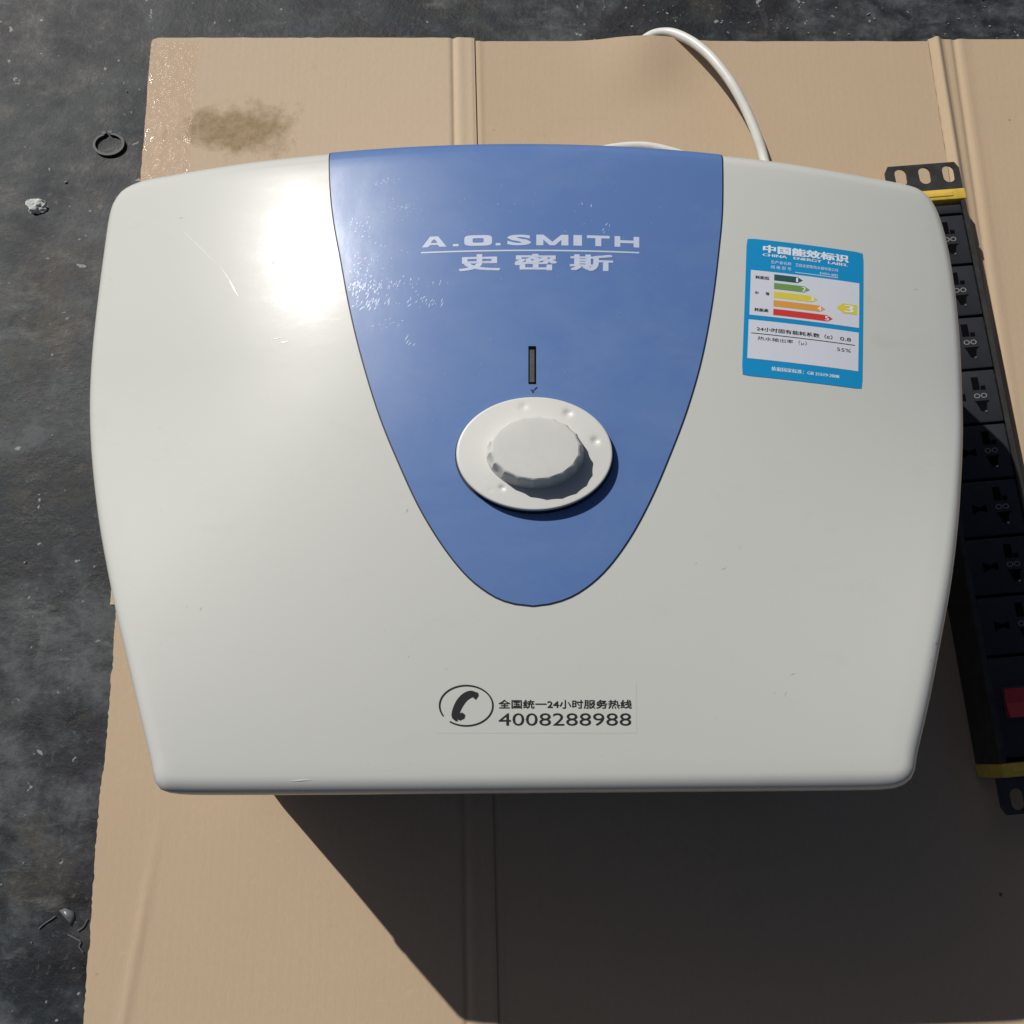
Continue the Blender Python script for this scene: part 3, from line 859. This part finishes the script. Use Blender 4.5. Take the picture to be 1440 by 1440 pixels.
# power cord
CORD = [(0.10416, 0.59812, -0.0006), (0.11045, 0.60374, -0.0006), (0.12285, 0.61158, 0.0002), (0.13646, 0.61046, 0.0035), (0.14878, 0.60105, 0.0085), (0.15974, 0.58902, 0.0125), (0.17058, 0.57376, 0.0155), (0.18304, 0.55233, 0.017), (0.19421, 0.52956, 0.015), (0.20313, 0.50628, 0.012), (0.20882, 0.48738, 0.0085), (0.21126, 0.46315, 0.0075), (0.20325, 0.41873, 0.0065), (0.17277, 0.38723, 0.0065)]
pts = catmull(CORD, 10)
o = tube([tuple(p) for p in pts], 0.0040, 14).build('power_cord', M_CORD, heater, smooth=True)
CORD2 = [(0.17277, 0.38723, 0.0065), (0.18408, 0.43844, 0.0055), (0.17141, 0.47799, 0.0045), (0.1495, 0.49015, 0.004), (0.10999, 0.50077, 0.0045), (0.0681, 0.49389, 0.0065), (0.04721, 0.48007, 0.0065), (0.02338, 0.44432, 0.0065)]
tube([tuple(p) for p in catmull(CORD2, 10)], 0.0036, 14).build('power_cord', M_CORD, heater, smooth=True)

# ================================================================== POWER STRIP
px_, py_, prz, PW, PL, PH = (0.34817, 0.21455, 0.08493, 0.0545, 0.4405, 0.0415)
strip = empty('power_strip', (px_, py_, 0.0006), prz)
tag(strip, 'black rack power strip with yellow end caps lying beside the water heater', 'power strip')
LZB = {'local': True}
hw, hl = PW/2, PL/2
# steel channel: base and two side walls, top edges folded
mb = MB()
prof = [(-hw, 0), (hw, 0), (hw, PH-.001), (hw-.0012, PH), (hw-.004, PH), (hw-.004, PH-.0012), (hw-.0014, PH-.0025), (hw-.0014, .0015),
        (-hw+.0014, .0015), (-hw+.0014, PH-.0025), (-hw+.004, PH-.0012), (-hw+.004, PH), (-hw+.0012, PH), (-hw, PH-.001)]
mb.loft([[(x, y, z) for x, z in prof] for y in (-hl+.006, -hl*.4, hl*.3, hl-.006)])
mb.build('housing', M_STEEL, strip, local=True)
# end caps
for s_ in (1, -1):
    mb = MB(); y0, y1 = sorted((s_*(hl-.0055), s_*(hl+.004)))
    mb.box(-hw-.0006, hw+.0008, y0, y1, .001, PH+.0012, .0016)
    e_ = mb.build('end_cap', M_YEL, strip, local=True, smooth=True, auto=35)
    mb = MB(); mb.box(-hw+.006, hw-.010, s_*(hl-.001)-.0018, s_*(hl-.001)+.0018, PH+.0010, PH+.0019, .0006)
    mb.build('moulded_rib', M_YEL, e_, local=True)
    # mounting ear with three slots
    e0, e1 = hl+.004, hl+.029
    mb = MB(); th = .0018; zt = PH*.93
    cx_ = [-hw*.70, 0.0, hw*.70]; sw, sh = .0048, .0074; ym = e0+.0150
    xl_, xr_ = -hw-.004, hw+.001
    def slot_ring(c, n=24):
        q = []
        for k in range(n):
            t = 2*math.pi*k/n
            q.append((c+sw*math.cos(t)*1.0, ym+(sh-sw)*(1 if math.sin(t) >= 0 else -1)+sw*math.sin(t)))
        return q
    def cell_ring(x0, x1, n=24):
        q = []; cxm = (x0+x1)/2
        r_ = .005
        for k in range(n):
            t = 2*math.pi*k/n; c_, s2 = math.cos(t), math.sin(t)
            m_ = max(abs(c_), abs(s2)); q.append((cxm+(x1-x0)/2*c_/m_, (e0+e1)/2+(e1-e0)/2*s2/m_))
        return q
    bnd = [xl_, (cx_[0]+cx_[1])/2, (cx_[1]+cx_[2])/2, xr_]
    for i in range(3):
        a, b = cell_ring(bnd[i], bnd[i+1]), slot_ring(cx_[i]); n = len(a)
        # clip outer corners
        if i != 1:
            a = [((x+(.003 if i == 0 else -.003)) if (abs(x-(xl_ if i == 0 else xr_)) < 1e-6 and y > e1-1e-6) else x, y) for x, y in a]
        R_ = [[(x, s_*y, zt) for x, y in b], [(x, s_*y, zt) for x, y in a], [(x, s_*y, zt-th) for x, y in a], [(x, s_*y, zt-th) for x, y in b], [(x, s_*y, zt) for x, y in b]]
        mb.loft(R_, False, False)
    mb.build('mounting_ear', M_STEEL, strip, local=True)

# socket modules
def ring2(cx, cy, r, w, z, n=20, sy=0.8):
    v = []
    for k in range(n):
        t = 2*math.pi*k/n
        v += [(cx+r*math.cos(t), cy+r*sy*math.sin(t), z), (cx+(r-w)*math.cos(t), cy+(r-w)*sy*math.sin(t), z)]
    return v, [(2*k, 2*k+1, (2*k+3) % (2*n), (2*k+2) % (2*n)) for k in range(n)]
PITCH = 0.04298; Y1ST = 0.20274
mw = hw-.0042
zt = PH-.0006
mod0 = None
NS = 8
shared = {}
for k in range(NS):
    yc = Y1ST - PITCH*(k+.5)
    if not shared:
        mb = MB(); mb.box(-mw, mw, -PITCH/2+.0008, PITCH/2-.0008, -.012, 0, .0014)
        mo = mb.build('socket', M_MOD, strip, local=True, smooth=True, auto=35)
        mb = MB()
        Z = .00025
        def hole(pts): mb.add([(x, y, Z) for x, y in pts], [tuple(range(len(pts)))])
        def rect(x0, x1, y0, y1): hole([(x0, y0), (x1, y0), (x1, y1), (x0, y1)])
        for sx in (1,):
            cx1 = .0085
            rect(cx1-.0048, cx1+.0006, .0052, .0152); rect(cx1+.0014, cx1+.0050, .0050, .0082)     # twin flat slots
            hole([(cx1-.0052, -.0036), (cx1-.0038, -.0052), (cx1-.0016, -.0115), (cx1+.0026, -.0125), (cx1+.0040, -.0056), (cx1+.0064, -.0036)])
        hole([(-.0135, .0035), (-.0080, .0008), (-.0080, -.0014), (-.0135, -.0042)]); hole([(-.0080, .0008), (-.0028, .0028), (-.0028, -.0034), (-.0080, -.0014)])
        ho = mb.build('pin_slots', M_HOLE, mo, local=True)  # no depth: shade inside the slots is painted as flat black shapes
        mb = MB()
        for cx1 in (.0060, .0112): mb.add(*ring2(cx1, .0003, .0024, .0008, Z+.0001))
        ma = mb.build('ring_mark', M_MARK, mo, local=True)
        mb = MB(); mb.loft([[(.0106+.0009*math.cos(a), -.0122+.0008*math.sin(a), z_) for a in [2*math.pi*i/10 for i in range(10)]] for z_ in (0, .0006)])
        co = mb.build('contact', M_BRASS, mo, local=True)
        shared = dict(mo=mo, ho=ho, ma=ma, co=co)
        mo.location = (0, yc, zt)
    else:
        c = shared['mo'].copy(); COL.objects.link(c); c.parent = strip; c.location = (0, yc, zt)
        for q_ in ('ho', 'ma', 'co'):
            d = shared[q_].copy(); COL.objects.link(d); d.parent = c
# plain filler by the upper cap and the switch block below
mb = MB(); mb.box(-mw, mw, Y1ST+.0008, hl-.009, zt-.012, zt, .0014); mb.build('blank_plate', M_MOD, strip, local=True, smooth=True, auto=35)
yb = Y1ST-PITCH*NS
mb = MB(); mb.box(-mw, mw, -hl+.009, yb-.0008, zt-.012, zt, .0014); mb.build('switch_plate', M_MOD, strip, local=True, smooth=True, auto=35)
sx_, sy_ = (-0.00814, -0.17428)
sx_ = max(min(sx_, mw-.012), -mw+.012)
mb = MB(); mb.box(sx_-.0100, sx_+.0100, sy_-.0115, sy_+.0115, zt-.001, zt+.0016, .001); sw_ = mb.build('switch_bezel', M_BLACK, strip, local=True)
mb = MB()
mb.add([(sx_-.0085, sy_-.0100, zt+.0010), (sx_+.0085, sy_-.0100, zt+.0010), (sx_+.0085, sy_-.0100, zt+.0052), (sx_-.0085, sy_-.0100, zt+.0052),
        (sx_-.0085, sy_, zt+.0022), (sx_+.0085, sy_, zt+.0022), (sx_-.0085, sy_+.0100, zt+.0030), (sx_+.0085, sy_+.0100, zt+.0030), (sx_+.0085, sy_+.0100, zt+.0010), (sx_-.0085, sy_+.0100, zt+.0010)],
       [(0, 1, 2, 3), (3, 2, 5, 4), (4, 5, 7, 6), (6, 7, 8, 9), (1, 8, 7, 5, 2), (0, 3, 4, 6, 9)])
mb.build('rocker', M_RED, sw_, local=True)

# ================================================================== LITTER ON THE FLOOR
rx0, ry0, rrx, rry = (-0.34053, 0.50733, 0.01231, 0.00969)
ring = empty('retaining_ring', (rx0, ry0, FZ))
tag(ring, 'small open black metal ring lying on the dark floor', 'ring')
n = 40; mb = MB(); rings = []
for k in range(n+1):
    t = R(112)+R(336)*k/n; w = .0009*(1+.25*math.sin(math.pi*k/n))
    c_, s_ = math.cos(t), math.sin(t)
    rings.append([((rrx+w)*c_, (rry+w)*s_, .0008), ((rrx-w)*c_, (rry-w)*s_, .0008), ((rrx-w)*c_, (rry-w)*s_, .0024), ((rrx+w)*c_, (rry+w)*s_, .0024)])
mb.loft(rings); mb.build('band', M_RING, ring, local=True)
for t in (R(112), R(88)):
    mb = MB(); cx_, cy_ = rrx*math.cos(t), rry*math.sin(t)
    mb.prism([(cx_+.0019*math.cos(a)+.0006*math.cos(t), cy_+.0016*math.sin(a)+.0016) for a in [2*math.pi*i/12 for i in range(12)]], .0009, .0026)
    mb.build('lug', M_RING, ring, local=True)

def chip(name, loc, rx, ry, h, m, label, cat, seed, lobes=3):
    bm = bmesh.new(); bmesh.ops.create_icosphere(bm, subdivisions=4, radius=1)
    for v in bm.verts:
        d = 1+.45*noise.noise(v.co*1.4+Vector((seed, 0, 0)))+.25*noise.noise(v.co*3.7+Vector((0, seed, 0)))+.10*noise.noise(v.co*9)
        v.co = Vector((v.co.x*rx*d, v.co.y*ry*d, max(v.co.z*h*d, -h*.15)))
    me = bpy.data.meshes.new(name); bm.to_mesh(me); bm.free()
    me.materials.append(m); o = bpy.data.objects.new(name, me); COL.objects.link(o); o.location = loc
    return tag(o, label, cat)
cxx, cyy = (-0.39542, 0.44999)
chip('plaster_chip', (cxx, cyy, FZ+.0006), .0085, .0062, .0045, M_SCRAP, 'white crumbled plaster chip on the dark floor', 'chip', 3.0)
def flake(name, pts, label, cat, seed):
    cx = sum(p[0] for p in pts)/len(pts); cy = sum(p[1] for p in pts)/len(pts)
    v = []; f = []; n = len(pts)
    for s_, lift in ((1, .0008), (.6, .0022), (.2, .0034)):
        for i, p in enumerate(pts):
            v.append(((p[0]-cx)*s_, (p[1]-cy)*s_, lift+.0012*noise.noise(Vector((i*.9, s_*4, seed)))))
    for j in range(2):
        for i in range(n): f.append((j*n+i, j*n+(i+1) % n, (j+1)*n+(i+1) % n, (j+1)*n+i))
    f.append(tuple(range(2*n, 3*n)))
    b0 = len(v); v += [(x, y, z-.0007) for x, y, z in v[:n]]
    for i in range(n): f.append((i, b0+i, b0+(i+1) % n, (i+1) % n))
    o = mk(name, v, f, M_FLAKE, None, smooth=True); o.location = (cx, cy, FZ)
    return tag(o, label, cat)
flake('plastic_scrap', [(-0.32327, -0.1036), (-0.31934, -0.10216), (-0.31301, -0.10456), (-0.31163, -0.10839), (-0.31363, -0.11412), (-0.31759, -0.10982)], 'torn grey plastic scrap on the dark floor near the lower carton edge', 'scrap', 2)
FIB = [([(-0.31562, -0.11983), (-0.31034, -0.12221), (-0.30608, -0.12458), (-0.30678, -0.12789), (-0.3034, -0.13167)], 'kinked pale string beside the lower left carton edge'), ([(-0.33674, -0.11603), (-0.33257, -0.11221), (-0.32875, -0.10982), (-0.32543, -0.10743)], 'short pale string lying left of the torn plastic scrap'), ([(-0.30876, -0.11746), (-0.30497, -0.1146), (-0.30241, -0.10935)], 'short pale string tucked under the carton edge above the kinked one')]
for i, (p, lb) in enumerate(FIB):
    q = catmull([(a, b, FZ+.0010) for a, b in p], 6)
    o = tube([tuple(x) for x in q], 0.00042, 6).build('string', M_FLAKE, None)
    tag(o, lb, 'string')

# loose grit scattered on the floor
mb = MB(); r2 = random.Random(11)
def on_card(x, y):
    if y > Y_TOP_L+.004: return False
    if y > SLOT_T: return x > interp(CL_UP, y)-.004
    return x > interp(CL_LO, y)-.004
for k in range(520):
    x, y = r2.uniform(-.52, .6), r2.uniform(-.35, .75)
    if r2.random() < .35: x, y = r2.uniform(0.1, .6), r2.uniform(Y_TOP_M+.004, Y_TOP_M+.08)
    if on_card(x, y): continue
    s_ = .0005+.0014*r2.random()**3
    pts = [(x+s_*math.cos(a)*r2.uniform(.6, 1.3), y+s_*math.sin(a)*r2.uniform(.5, 1.1)) for a in [2*math.pi*i/6 for i in range(6)]]
    h = s_*r2.uniform(.3, .9)
    b = [(a, c, FZ-.0012) for a, c in pts]; t = [(x+(a-x)*.6, y+(c-y)*.6, FZ+h) for a, c in pts]
    mb.loft([b, t], False, True)
tag(mb.build('grit', M_GRIT), 'fine pale grit scattered over the dark floor', 'grit', kind='stuff')
